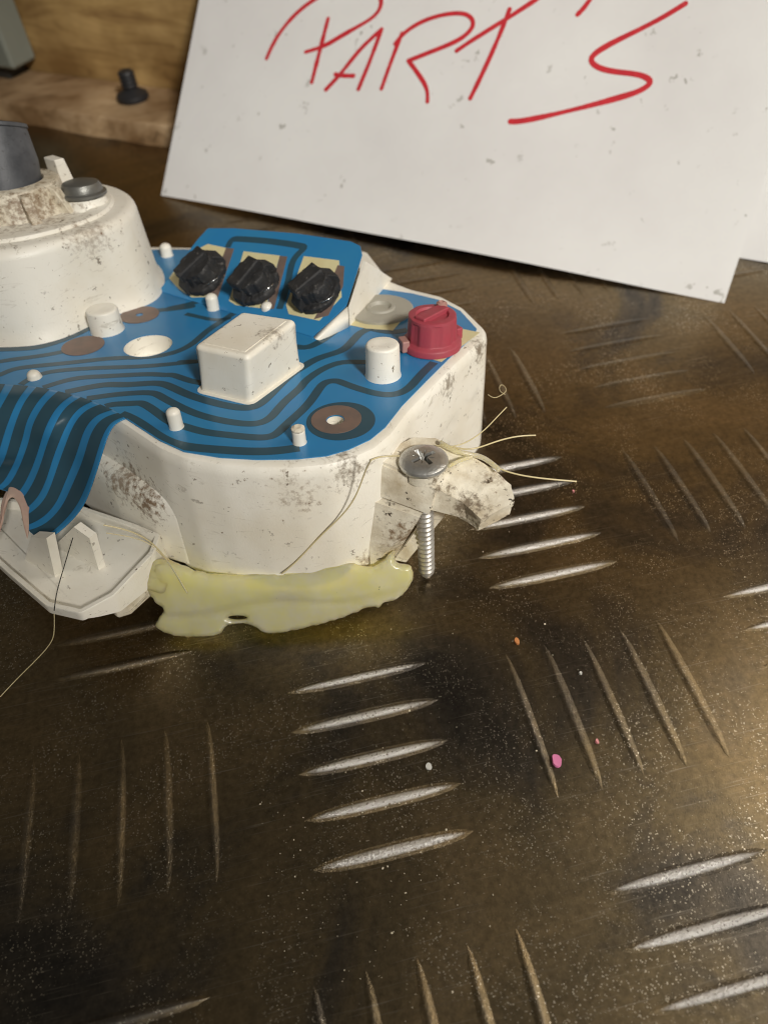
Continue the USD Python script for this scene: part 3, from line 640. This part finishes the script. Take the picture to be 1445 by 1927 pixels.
# tall fin behind the collar
FR = CF.turned(38)
put(cl, 'collar_fin', rbox(FR.w([(cr * 1.02, -2.4, dh), (cr * 1.3, -2.4, dh), (cr * 1.0, -2.4, ch + 2.2), (cr * 1.16, -2.4, ch + 2.2), (cr * 1.02, 2.4, dh), (cr * 1.3, 2.4, dh), (cr * 1.0, 2.4, ch + 2.2), (cr * 1.16, 2.4, ch + 2.2)], ), .3), 'cream_plastic', 40)
# cable stub: a dark tube, leaning
r0 = B.w([cc_[0] - .5, cc_[1], ch - 3])[0]
rr = 40 * scale_at(30, 300, dh)
top = onplane(-14, 230, r0 + 0 * B.Y, unit(C - r0) * 1.0)
ax = unit(top - r0); Lr = np.linalg.norm(top - r0)
xx = unit(np.cross(ax, [0, 1.0, 0])); RF = Frame(r0, xx, np.cross(ax, xx), ax)
m = lathe(RF, [(rr * 1.05, 0), (rr * 1.04, Lr * .5), (rr * .90, Lr - 1.2), (rr * .94, Lr - .9), (rr * .92, Lr - .2), (rr * .84, Lr), (rr * .7, Lr - .1), (rr * .66, Lr - 2), (.05, Lr - 2)], 40); wobble(m, .1, 1.5)
put(cl, 'cable_stub', m, 'black_rod', 40)
# pan head screw on its boss
sc = on_dome((164, 388), dh); sr = 34 * scale_at(164, 360, dh + 3); sh = fit_h(sc[:2], 366)
SB = B.at(sc[0], sc[1])
put(cl, 'screw_boss', lathe(SB, [(sr * 1.25, dh - .6), (sr * 1.0, dh + .8), (sr * .94, sh - .2), (.05, sh)], 32), 'cream_plastic', 40)
ms_ = put(cl, 'dome_screw', lathe(SB, [(sr * .9, sh - .1), (sr * 1.06, sh + .15), (sr * 1.06, sh + .8), (sr * .92, sh + 1.1), (sr * .90, sh + 2.0), (sr * .80, sh + 2.9), (sr * .55, sh + 3.3), (.05, sh + 3.4)], 36), 'dull_screw', 40)

# ---- ramp with the flap of the film and three black lamp holders
h1 = B.w(B.px(333, 560))[0]; h2 = B.w(B.px(590, 637))[0]
hX = unit(h2 - h1)
tR = onplane(683, 478, h2, hX); tL = onplane(372, 440, h1, hX)
vR, vL = tR - h2, tL - h1
ri = np.degrees(np.arctan2(vR @ B.Z, np.linalg.norm(vR - (vR @ B.Z) * B.Z)))
li = np.degrees(np.arctan2(vL @ B.Z, np.linalg.norm(vL - (vL @ B.Z) * B.Z)))
print('flap R len', np.linalg.norm(vR), 'inc', ri, 'L', np.linalg.norm(vL), 'inc', li, 'width', np.linalg.norm(h2 - h1))
fY = unit(.5 * unit(vR) + .5 * unit(vL)); fY = unit(vR); fZ = unit(np.cross(hX, fY)); FF = Frame(h1, hX, fY, fZ)
FW = np.linalg.norm(h2 - h1); FL = np.linalg.norm(vR)
fq = lambda x, y, h=0.0: FF.px(x, y, h)[:2]
flap_px = [(300, 548), (372, 452), (392, 430), (440, 430), (560, 440), (660, 455), (678, 463), (682, 480), (652, 576), (620, 606), (588, 634)]
flp = round_poly(np.array([fq(*p) for p in flap_px]), .8)
flap = put(cl, 'raised_flap', sheet(FF, flp, 0, .22), 'blue_film', False)
rampin = Polygon([fq(*p) for p in [(318, 556), (385, 455), (676, 486), (586, 632)]])
rc = np.array(rampin.exterior.coords)[:-1]; topv = FF.w(np.c_[rc, np.full(4, -.05)]); low = np.array([p - ((p - B.o) @ B.Z + .3) * B.Z for p in topv])
put(cl, 'ramp', hull(np.vstack([topv, low])), 'cream_plastic', 20)
# white wedge to the right of the flap
down = lambda P: [p - ((p - B.o) @ B.Z + .2) * B.Z for p in P]
wq = [FF.w([*fq(655, 575), -.3])[0], FF.w([*fq(683, 488), -.3])[0], FF.w([*fq(688, 490), -.3])[0]]
put(cl, 'ramp_side', hull(np.array(wq + down(wq) + [B.w(B.px(738, 524))[0], B.w(B.px(664, 588))[0]])), 'cream_plastic', 20)
wq = [FF.w([*fq(654, 577), .05])[0], FF.w([*fq(588, 636), .05])[0]]
put(cl, 'slot_rim', hull(np.array(wq + down(wq) + [B.w(B.px(602, 640, .5))[0], B.w(B.px(664, 587, .5))[0]])), 'peg_plastic', 20)
# prints on the flap
def fpoly(pts): return Polygon([fq(*p) for p in pts]).buffer(0).intersection(flp.buffer(-.2))
put(flap, 'circuit_track', sheet(FF, LineString(spline([fq(*ZD(*p)) for p in [(640, 185), (672, 130), (730, 122), (960, 140), (1190, 175), (1215, 190), (1150, 260), (1100, 420), (1030, 650)]], 50)).buffer(.9, cap_style=2).intersection(flp.buffer(-.2)), .22, .26), 'track_film', False)
for quad, cu in (([(130, 345), (490, 160), (628, 190), (500, 560), (370, 565), (270, 500)], [(628, 188), (688, 196), (562, 575), (490, 560)]),
                 ([(760, 215), (1032, 248), (925, 650), (700, 622), (650, 590)], [(1034, 250), (1090, 256), (990, 650), (930, 655)]),
                 ([(1215, 252), (1480, 285), (1500, 560), (1330, 740), (1100, 690), (1080, 620)], [(1470, 320), (1520, 330), (1510, 480), (1400, 700), (1290, 730), (1340, 640)])):
    put(flap, 'window', sheet(FF, fpoly([ZD(*p) for p in quad]), .225, .275), 'window_film', False)
    put(flap, 'contact_strip', sheet(FF, fpoly([ZD(*p) for p in cu]), .225, .3), 'copper', False)
def black_holder(px, seed, rot):
    c = FF.px(*px, 1.0); kr = 41 * scale_at(*px, 3)
    K = Frame(FF.w([c[0], c[1], 0])[0], hX, fY, fZ).turned(rot)
    a = np.linspace(0, 2 * np.pi, 64, endpoint=False)
    def lp(r, h): return np.c_[r * np.cos(a), r * np.sin(a), np.full(64, h)]
    notch = 1 - .10 * (np.abs(np.sin(a * 1.5)) > .93)
    m = loft([lp(kr * .96, .2), lp(kr * notch, .4), lp(kr * notch, 1.6), lp(kr * .95, 2.1), lp(kr * .80, 2.3), lp(kr * .79 * (1 - .07 * (np.sin(5 * a) > .6)), 2.5), lp(kr * .76 * (1 - .09 * (np.sin(5 * a) > .6)), 5.0), lp(kr * .68, 5.6), lp(kr * .3, 5.7), lp(.05, 5.7)])
    m.vertices = K.w(m.vertices); m = m.subdivide(); wobble(m, .42, 1.5, seed)
    hd = put(cl, 'black_lamp_holder', m, 'black_plastic', 38)
    g = rbox(K.w([(x, y, z) for x in (-kr * .74, kr * .50) for y in (-1.3, 1.3) for z in (5.0, 6.7)]), .6, 3); wobble(g, .45, 1.3, seed + 3)
    put(hd, 'grip_bar', g, 'black_plastic', 40)
    for s_ in (-1, 1):
        g = rbox(K.w([(s_ * kr * .98, y, z) for y in (-1.5, 1.5) for z in (.9, 2.4)] + [(s_ * kr * .72, y, z) for y in (-1.5, 1.5) for z in (.9, 4.2)]), .4, 2); wobble(g, .15, 1.0, seed + 5 + s_)
        put(hd, 'lug', g, 'black_plastic', 40)
    w = spline(K.w([(-.2 * kr, -.80 * kr, 2.2), (-.05 * kr, -.9 * kr, 2.5), (.2 * kr, -.93 * kr, 2.3), (.35 * kr, -.86 * kr, 1.9)]), 14)
    put(hd, 'contact_wire', sweep(w, .16, 6), 'chrome', True)
for px, sd, ro in (((383, 517), 11, 70), ((482, 535), 23, 78), ((596, 550), 37, 66)): black_holder(px, sd, ro)

# ---- red lamp holder
rp_ = (812, 652); rc_ = B.px(*rp_); r2 = 54 * scale_at(*rp_)
RB = B.at(rc_[0], rc_[1], .25); rh = fit_h(rc_[:2] + np.array([0, 0]), 592)
print('red h', rh, r2)
a = np.linspace(0, 2 * np.pi, 72, endpoint=False)
def lp(r, h): r = np.broadcast_to(r, a.shape); return np.c_[r * np.cos(a), r * np.sin(a), np.full(72, h)]
flute = 1 - .05 * (np.sin(7 * a + .6) > .35)
m = loft([lp(r2 * .97, 0), lp(r2, .15), lp(r2, 1.3), lp(r2 * .95, 1.7), lp(r2 * .82, 1.9), lp(r2 * .83 * flute, 2.2), lp(r2 * .80 * flute, rh - .9), lp(r2 * .79, rh - .7), lp(r2 * .78, rh - .15), lp(r2 * .72, rh), lp(r2 * .55, rh), lp(r2 * .5, rh - .5), lp(.05, rh - .5)])
m.vertices = RB.w(m.vertices); wobble(m, .07, 1.2)
red = put(cl, 'red_lamp_holder', m, 'red_plastic', 40)
for an, mt in ((188, 'pale_pink'), (20, 'red_plastic')):
    T_ = RB.turned(an)
    put(red, 'lug', wobble(rbox(T_.w([(x, y, z) for x in (r2 * .92, r2 * 1.08) for y in (-1.2, 1.2) for z in (.6, 2.6)]), .35, 2), .12, 1.0), mt, 40)
put(red, 'contact_wire', sweep(spline(RB.turned(24).w([(r2 * .8, 0, 3.4), (r2 * 1.0, .4, 2.6), (r2 * 1.2, .6, 1.4), (r2 * 1.24, .6, .3)]), 14), .3, 8), 'copper', True)
put(red, 'bar', rbox(RB.turned(35).w([(x, y, z) for x in (-r2 * .6, r2 * .55) for y in (-1.1, 1.1) for z in (rh - .4, rh + .3)]), .3, 2), 'red_plastic', 40)
T_ = RB.turned(48)
put(red, 'nub', wobble(lathe(T_.at(r2 * .66, 0, rh - .2), [(1.2, 0), (1.3, .3), (1.2, 1.0), (.7, 1.3), (.05, .9)], 18), .12, .8), 'pale_pink', 40)

# ---- lower block behind the tail and connector tray
fr_ = bl([(306, 846), (268, 822), (236, 800)])
f0, f1, f2 = fr_; dn = unit(f1 - f0); fo = np.array([dn[1], -dn[0]]); fo = fo if fo[1] < 0 else -fo
lowp = np.array([f0 + fo * .2, f0 * .5 + f1 * .5 + fo * 1.5, f1 + fo * 2.6, f1 + dn * 12 + fo * 4.0, f1 + dn * 60 + fo * 4.0, f1 + dn * 60 - fo * 12, f0 - fo * 8])
lw = ring(round_poly(ccw(lowp), 1.5), 200)
put(cl, 'lower_block', raised(B, lw, [(.6, -H0 + 1), (.3, -17), (0, -15), (-.6, -13.6), (-1.6, -12.8), (-3.0, -12.4)]), 'cream_plastic', 40)
TZ = -22.5
trim = [(-60, 1010), (10, 1075), (85, 1140), (150, 1155), (215, 1120), (290, 1040), (302, 1005), (255, 985), (150, 950), (-60, 930)]
tp = ring(round_poly(bl(trim, TZ), 1.2), 240)
inner = outset(tp, -1.0); deep = outset(tp, -4.5)
hb = TZ - 4.2
ta = np.array([B.px(x, 1060, TZ)[0] for x in (175, 300)]); hbv = TZ - 3.0 - 5.5 * np.clip((tp[:, 0] - ta[0]) / (ta[1] - ta[0]), 0, 1) ** .8
lay = [np.c_[outset(tp, -1.2), hbv], np.c_[outset(tp, -.2), hbv + .7], np.c_[tp, np.full(240, TZ - .3)], np.c_[outset(tp, -.15), np.full(240, TZ)], np.c_[outset(tp, -1.0), np.full(240, TZ)],
       np.c_[outset(tp, -1.15), np.full(240, TZ - .3)], np.c_[outset(tp, -1.5), np.full(240, TZ - 1.9)]]
m = loft(lay); m.vertices = B.w(m.vertices)
put(cl, 'connector_tray', m, 'cream_plastic', 30)
def gusset(foot, tops, th):
    """An upright triangular rib: its foot runs along the tray floor between two seen points, its top edge is seen above it."""
    A1, B1 = B.w(B.px(*foot[0], TZ - 1.9))[0], B.w(B.px(*foot[1], TZ - 1.9))[0]
    nn_ = unit(np.cross(B1 - A1, B.Z)); nn_ = nn_ if nn_ @ B.X > 0 else -nn_
    P = np.array([A1, B1] + [onplane(*t, A1, nn_) for t in tops]); return hull(np.vstack([P, P + nn_ * th]))
put(cl, 'tray_rib', gusset((Z5(430, 715), Z5(790, 905)), [Z5(590, 560), Z5(715, 650)], 1.7), 'cream_plastic', 20)
put(cl, 'tray_rib', gusset((Z5(200, 820), Z5(440, 962)), [Z5(250, 640), Z5(370, 650)], 1.9), 'cream_plastic', 20)
fp = [(195, 1125), (212, 1140), (238, 1132), (290, 1085), (318, 1050), (300, 1015), (262, 1050)]
ft = ring(round_poly(bl(fp, TZ - 5), .5), 120)
put(cl, 'tray_foot', raised(B, ft, [(-.3, TZ - 9), (0, TZ - 8.4), (0, TZ - 4.6), (-.4, TZ - 4.2)]), 'dirty_plastic', 30)

# ---- broken bracket with the screw at the right
HB = -4.0
sx, sy = 797, 868
scr = B.px(sx, sy, HB)
srr = 47 * scale_at(sx, sy, HB)
def hw_(pts): return np.array([B.w(B.px(x, y, h))[0] for x, y, h in pts])
def prism(pts, t):
    P = hw_(pts); return hull(np.vstack([P, P - t * B.Z]))
lug = [(742, 838, -4), (779, 823, -4), (818, 824, -4), (885, 858, -6.0), (925, 880, -7.5), (962, 912, -9), (968, 945, -10), (905, 978, -11.5), (870, 945, -10), (818, 912, -7.5), (758, 884, -5.0), (700, 864, -4.0)]
L_ = hw_(lug); ctr = L_.mean(0)
bot = L_ - 4.2 * B.Z; bot[4:8] = L_[4:8] * .96 + ctr * .04 - 3.2 * B.Z
m = loft([bot, L_]); 
for _ in range(4): m = m.subdivide()
wobble(m, .3, 2.6, 4)
br = put(cl, 'screw_bracket', m, 'dirty_plastic', 30)
def rib(top_pts, bot_pts, th):
    Pt, Pb = hw_(top_pts), hw_(bot_pts); q = np.vstack([Pt, Pb]); d = unit(np.cross(Pt[1] - Pt[0], B.Z)) * th
    if d @ (C - Pt[0]) > 0: d = -d
    m = hull(np.vstack([q, q + d])).subdivide().subdivide(); wobble(m, .08, 1.5, 8); return m
put(br, 'rib', rib([(697, 866, -4.2), (820, 920, -7.5)], [(703, 930, -11.5), (807, 968, -12.5)], 1.4), 'dirty_plastic', 25)
put(br, 'rib', rib([(692, 940, -12), (790, 974, -13.5)], [(697, 1068, -28), (745, 1046, -27)], 3.0), 'dirty_plastic', 25)
put(br, 'rib', rib([(805, 968, -19), (836, 972, -19)], [(742, 1054, -31), (764, 1058, -31)], 1.2), 'dirty_plastic', 25)
put(br, 'rib', rib([(752, 882, -5.0), (872, 946, -10)], [(772, 950, -12), (884, 978, -13.5)], 3.5), 'dirty_plastic', 25)
so_ = B.w([scr[0], scr[1], HB])[0]; tipw = onz(803, 1084, 1.0); az = unit(so_ - tipw); ax_ = unit(B.X - (B.X @ az) * az)
SC = Frame(so_, ax_, np.cross(az, ax_), az); SL = np.linalg.norm(so_ - tipw)
shaft_r = 17.5 * scale_at(800, 1000, -15)
put(br, 'boss', lathe(SC, [(srr * .84, -3.0), (srr * .82, -1.3), (srr * .7, -1.0), (.05, -1.0)], 36), 'dirty_plastic', 40)
# pan head with a pozidriv recess
hd = lathe(SC, [(srr * .6, -1.0), (srr * .97, -.5), (srr, 0.0), (srr * .97, .45), (srr * .86, .85), (srr * .6, 1.1), (.05, 1.2)], 48)
cross = []
for an in (20, 110):
    T_ = SC.turned(an); cross.append(man(hull(T_.w([(x, y, 1.6) for x in (-srr * .62, srr * .62) for y in (-.48, .48)] + [(x, y, -.9) for x in (-srr * .2, srr * .2) for y in (-.3, .3)]))))
for an in (65, 155):
    T_ = SC.turned(an); cross.append(man(hull(T_.w([(x, y, 1.6) for x in (-srr * .60, srr * .60) for y in (-.12, .12)] + [(x, y, .7) for x in (-srr * .3, srr * .3) for y in (-.1, .1)]))))
hm = man(hd)
for c in cross: hm = hm - c
screw = put(cl, 'bracket_screw', hm, 'zinc', 30)
nt, seg = 380, 24
zz = np.linspace(-.8, -SL, nt); pitch = 1.3
angs = np.arange(seg) * 2 * np.pi / seg; loops = []
for z in zz[::-1]:
    ph_ = ((z / pitch - angs / (2 * np.pi)) % 1.0)
    prof_ = np.abs(2 * ph_ - 1) ** 1.2
    fade = np.clip((z + SL) / 2.2, 0, 1) ** .6
    r = shaft_r * (.80 + .24 * prof_) * (.35 + .65 * fade)
    loops.append(np.c_[r * np.cos(angs), r * np.sin(angs), np.full(seg, z)])
m = loft(loops); m.vertices = SC.w(m.vertices)
put(screw, 'threaded_shank', m, 'thread_metal', True)

# ---- glue: a thick sheet hanging from the foot of the wall
ga = B.w(B.px(480, 1083, -27.5))[0]; gb_ = onz(440, 1196, 3.5); gX = unit(onz(620, 1180, 4.5) - gb_)
gn = unit(np.cross(gX, ga - gb_)); GF = Frame(gb_, gX, np.cross(gn, gX), gn)
gl = [(150, 785), (220, 790), (335, 835), (500, 850), (700, 838), (880, 815), (1010, 790), (1130, 815), (1200, 780), (1250, 740), (1262, 790), (1310, 800), (1337, 850), (1322, 905), (1250, 970), (1195, 990), (1180, 1012), (1150, 1005), (1020, 1052), (850, 1102), (720, 1130), (640, 1131),
      (605, 1110), (575, 1092), (530, 1086), (470, 1090), (448, 1108), (425, 1135), (330, 1150), (230, 1145), (130, 1100), (150, 1045), (167, 1015), (148, 1000), (108, 950), (88, 910), (108, 865)]
gp_ = np.array([GF.px(*Z4(*p))[:2] for p in gl])
go_ = spline(gp_, 360, True); go_ = go_ + .55 * np.stack([meshkit.fbm(np.c_[go_ / .9, np.full(len(go_), z)], 3, 21) - .5 for z in (0., 9.)], 1)
gpoly = Polygon(go_).buffer(0)
if gpoly.geom_type != 'Polygon': gpoly = max(gpoly.geoms, key=lambda x: x.area)
hq = np.array([GF.px(*Z4(512 + 45 * math.cos(t), 1056 + 10 * math.sin(t)))[:2] for t in np.linspace(0, 2 * np.pi, 24, endpoint=False)])
gpoly = gpoly.difference(Polygon(hq))
x0, y0, x1, y1 = gpoly.bounds; stp = .55
pts = [(x, y) for x in np.arange(x0, x1, stp) for y in np.arange(y0, y1, stp)]
from scipy.spatial import Delaunay
import shapely
pin = np.array(pts); keep = shapely.contains_xy(gpoly.buffer(-.3), pin[:, 0], pin[:, 1]); pin = pin[keep]
ext = resample(np.array(gpoly.exterior.coords)[:-1], 420); ho = resample(np.array(gpoly.interiors[0].coords)[:-1], 40) if gpoly.interiors else np.zeros((0, 2))
allp = np.vstack([ext, ho, pin]); dl = Delaunay(allp); ce = allp[dl.simplices].mean(1)
sm = dl.simplices[shapely.contains_xy(gpoly, ce[:, 0], ce[:, 1])]
e = np.cross(allp[sm[:, 1]] - allp[sm[:, 0]], allp[sm[:, 2]] - allp[sm[:, 0]]); sm = np.where((e < 0)[:, None], sm[:, ::-1], sm)
dist = shapely.distance(shapely.points(allp), gpoly.boundary)
edge = np.sqrt(np.clip(1 - (1 - np.clip(dist / .55, 0, 1)) ** 2, 0, 1))
yn = np.clip((allp[:, 1] - y0) / (y1 - y0), 0, 1)
nzv = meshkit.fbm(np.c_[allp / 6.0, np.zeros(len(allp))], 3, 9) - .5
cre = np.exp(-((allp[:, 1] - y0 - .36 * (y1 - y0) - .8 * np.sin(allp[:, 0] / 5)) / .7) ** 2)
thick = .15 + edge * (.75 + .7 * yn ** 2 + .7 * nzv - .35 * cre)
topz = .2 + thick + 1.1 * yn ** 3 * np.clip(dist / 3, 0, 1); lowz = -.1 * np.ones(len(allp)) - edge * .4
sag = -1.6 * (1 - yn) ** 2
nA = len(allp)
from collections import Counter
ed = Counter(); 
for t in sm:
    for q in range(3): ed[(t[q], t[(q + 1) % 3])] += 1
bd = [k for k in ed if (k[1], k[0]) not in ed]
side = [[b, a, a + nA] for a, b in bd] + [[b, a + nA, b + nA] for a, b in bd]
v = np.vstack([np.c_[allp, topz + sag], np.c_[allp, lowz + sag]])
gm = trimesh.Trimesh(GF.w(v), np.vstack([sm, sm[:, ::-1] + nA, side]), process=False); gm.remove_unreferenced_vertices()
put(cl, 'glue_flange', gm, 'glue', 60)
lob = lathe(Frame(GF.w([*GF.px(302, 1085)[:2], .4])[0], GF.X, GF.Y, GF.Z), [(3.4, -1), (3.7, 0), (3.4, .8), (2.4, 1.3), (1.0, 1.5), (.05, 1.5)], 32); wobble(lob, .6, 3.0, 2)
put(cl, 'glue_drop', lob, 'glue', 60)

# ---- strings of glue and hairs
def string(px, depth, r, mat='glue_string', name='glue_string', parent=None, **t):
    P = spline([depth(x, y, i / (len(px) - 1)) for i, (x, y) in enumerate(px)], 60)
    return put(parent if parent else cl, name, sweep(P, r, 6), mat, True, **t)
onH = lambda h0, h1: (lambda x, y, t: B.w(B.px(x, y, h0 + (h1 - h0) * t))[0])
wall_n = unit(np.cross(B.w(B.px(690, 873))[0] - B.w(B.px(480, 889))[0], B.Z)); wall_o = B.w(B.px(480, 881))[0]
if wall_n @ (C - wall_o) < 0: wall_n = -wall_n
onW = lambda x, y, t: onplane(x, y, wall_o + wall_n * 1.9, wall_n)
string([(752, 858), (715, 860), (698, 866)], onH(-2, -1.5), .14)
string([(698, 866), (688, 885), (668, 935), (638, 975), (600, 1012), (556, 1058), (530, 1080)], lambda x, y, t: onplane(x, y, wall_o + wall_n * (1.6 + 3.5 * (1 - t) ** 3), wall_n), .15)
string([(820, 838), (860, 838), (905, 814), (930, 790), (953, 766)], onH(-4, -2), [.12] * 60)
string([(826, 832), (880, 845), (930, 832), (975, 821), (1008, 819)], onH(-4, -4), .16)
string([(915, 870), (960, 889), (1020, 900), (1085, 906)], onH(-7, -9), .17)
string([(918, 742), (930, 748), (945, 742), (952, 732), (944, 724), (940, 733), (950, 742)], onH(-6, -6), .08)
string([(828, 832), (862, 850), (905, 860), (940, 885)], onH(-3.6, -6.5), [.5] * 60, 'glue', 'glue_bead')
string([(845, 878), (862, 868), (888, 860)], onH(-4.5, -5.2), [.4] * 60, 'glue', 'glue_bead')
string([(195, 988), (245, 1000), (285, 1022), (318, 1060), (352, 1116)], onH(-17, -26), [.16] * 60)
string([(200, 1003), (250, 1012), (284, 1026), (305, 1045), (345, 1066), (385, 1085)], onH(-18, -28), .1)
string([(146, 988), (138, 1010), (118, 1075), (106, 1120), (102, 1150)], onH(-16, -22.3), .09, 'dark_rubber', 'hair')
string([(102, 1150), (102, 1185), (95, 1210), (60, 1250), (30, 1280), (0, 1312)], lambda x, y, t: onz(x, y, 8 * (1 - t) ** 1.5 + .4), .10)

# ------------------------------------------------------------------ crumbs on the plate
def flake(px, size, mat, seed, label, cat='flake', name='paint_flake'):
    r = np.random.default_rng(seed); o = onz(*px, .15); k = 11
    a = np.linspace(0, 2 * np.pi, k, endpoint=False); rad = size * r.uniform(.75, 1.15, k); rad = (rad + np.roll(rad, 1)) / 2
    L0 = np.c_[rad * np.cos(a) * .75, rad * np.sin(a), np.zeros(k)]
    m = loft([o + L0, o + L0 * [.9, .9, 1] + [0, 0, .5]]); wobble(m, .2, .8, seed)
    put(None, name, m, mat, 30, label=label, cat=cat)
flake((1047, 1433), 1.35, 'pink_flake', 1, 'bright pink paint flake, the largest crumb on the tread plate')
flake((1123, 1396), .5, 'coral_flake', 2, 'small coral pink flake up and right of the big pink flake')
flake((1079, 925), .35, 'coral_flake', 3, 'tiny coral speck on the plate right of the bracket')
flake((972, 1207), .75, 'orange_flake', 4, 'orange brown crumb on the plate right of the yellow glue', 'crumb', 'crumb')
flake((806, 1444), .8, 'white_flake', 5, 'pale grey flake lying between two bright bars of the plate')
flake((1092, 1268), .45, 'white_flake', 6, 'small white flake above the pink flake on the plate')
gs = []
for k in range(2600):
    x, y = rng.uniform(480, 1445), rng.uniform(950, 1927)
    if (x - 480) / 965 + (y - 950) / 1400 < rng.uniform(.1, .55): continue
    if rng.uniform() > math.exp(-((y - 1350) / 330) ** 2) + .25: continue
    o = onz(x, y, .1); s_ = rng.uniform(.03, .08) * (2.2 if rng.uniform() < .04 else 1)
    t = trimesh.creation.icosahedron(); t.vertices = t.vertices * s_ * rng.uniform(.5, 1.5, 3) + o; gs.append(t)
put(None, 'grit', trimesh.util.concatenate(gs), 'grit', False, kind='stuff', label='fine pale grit scattered over the tread plate', cat='grit')
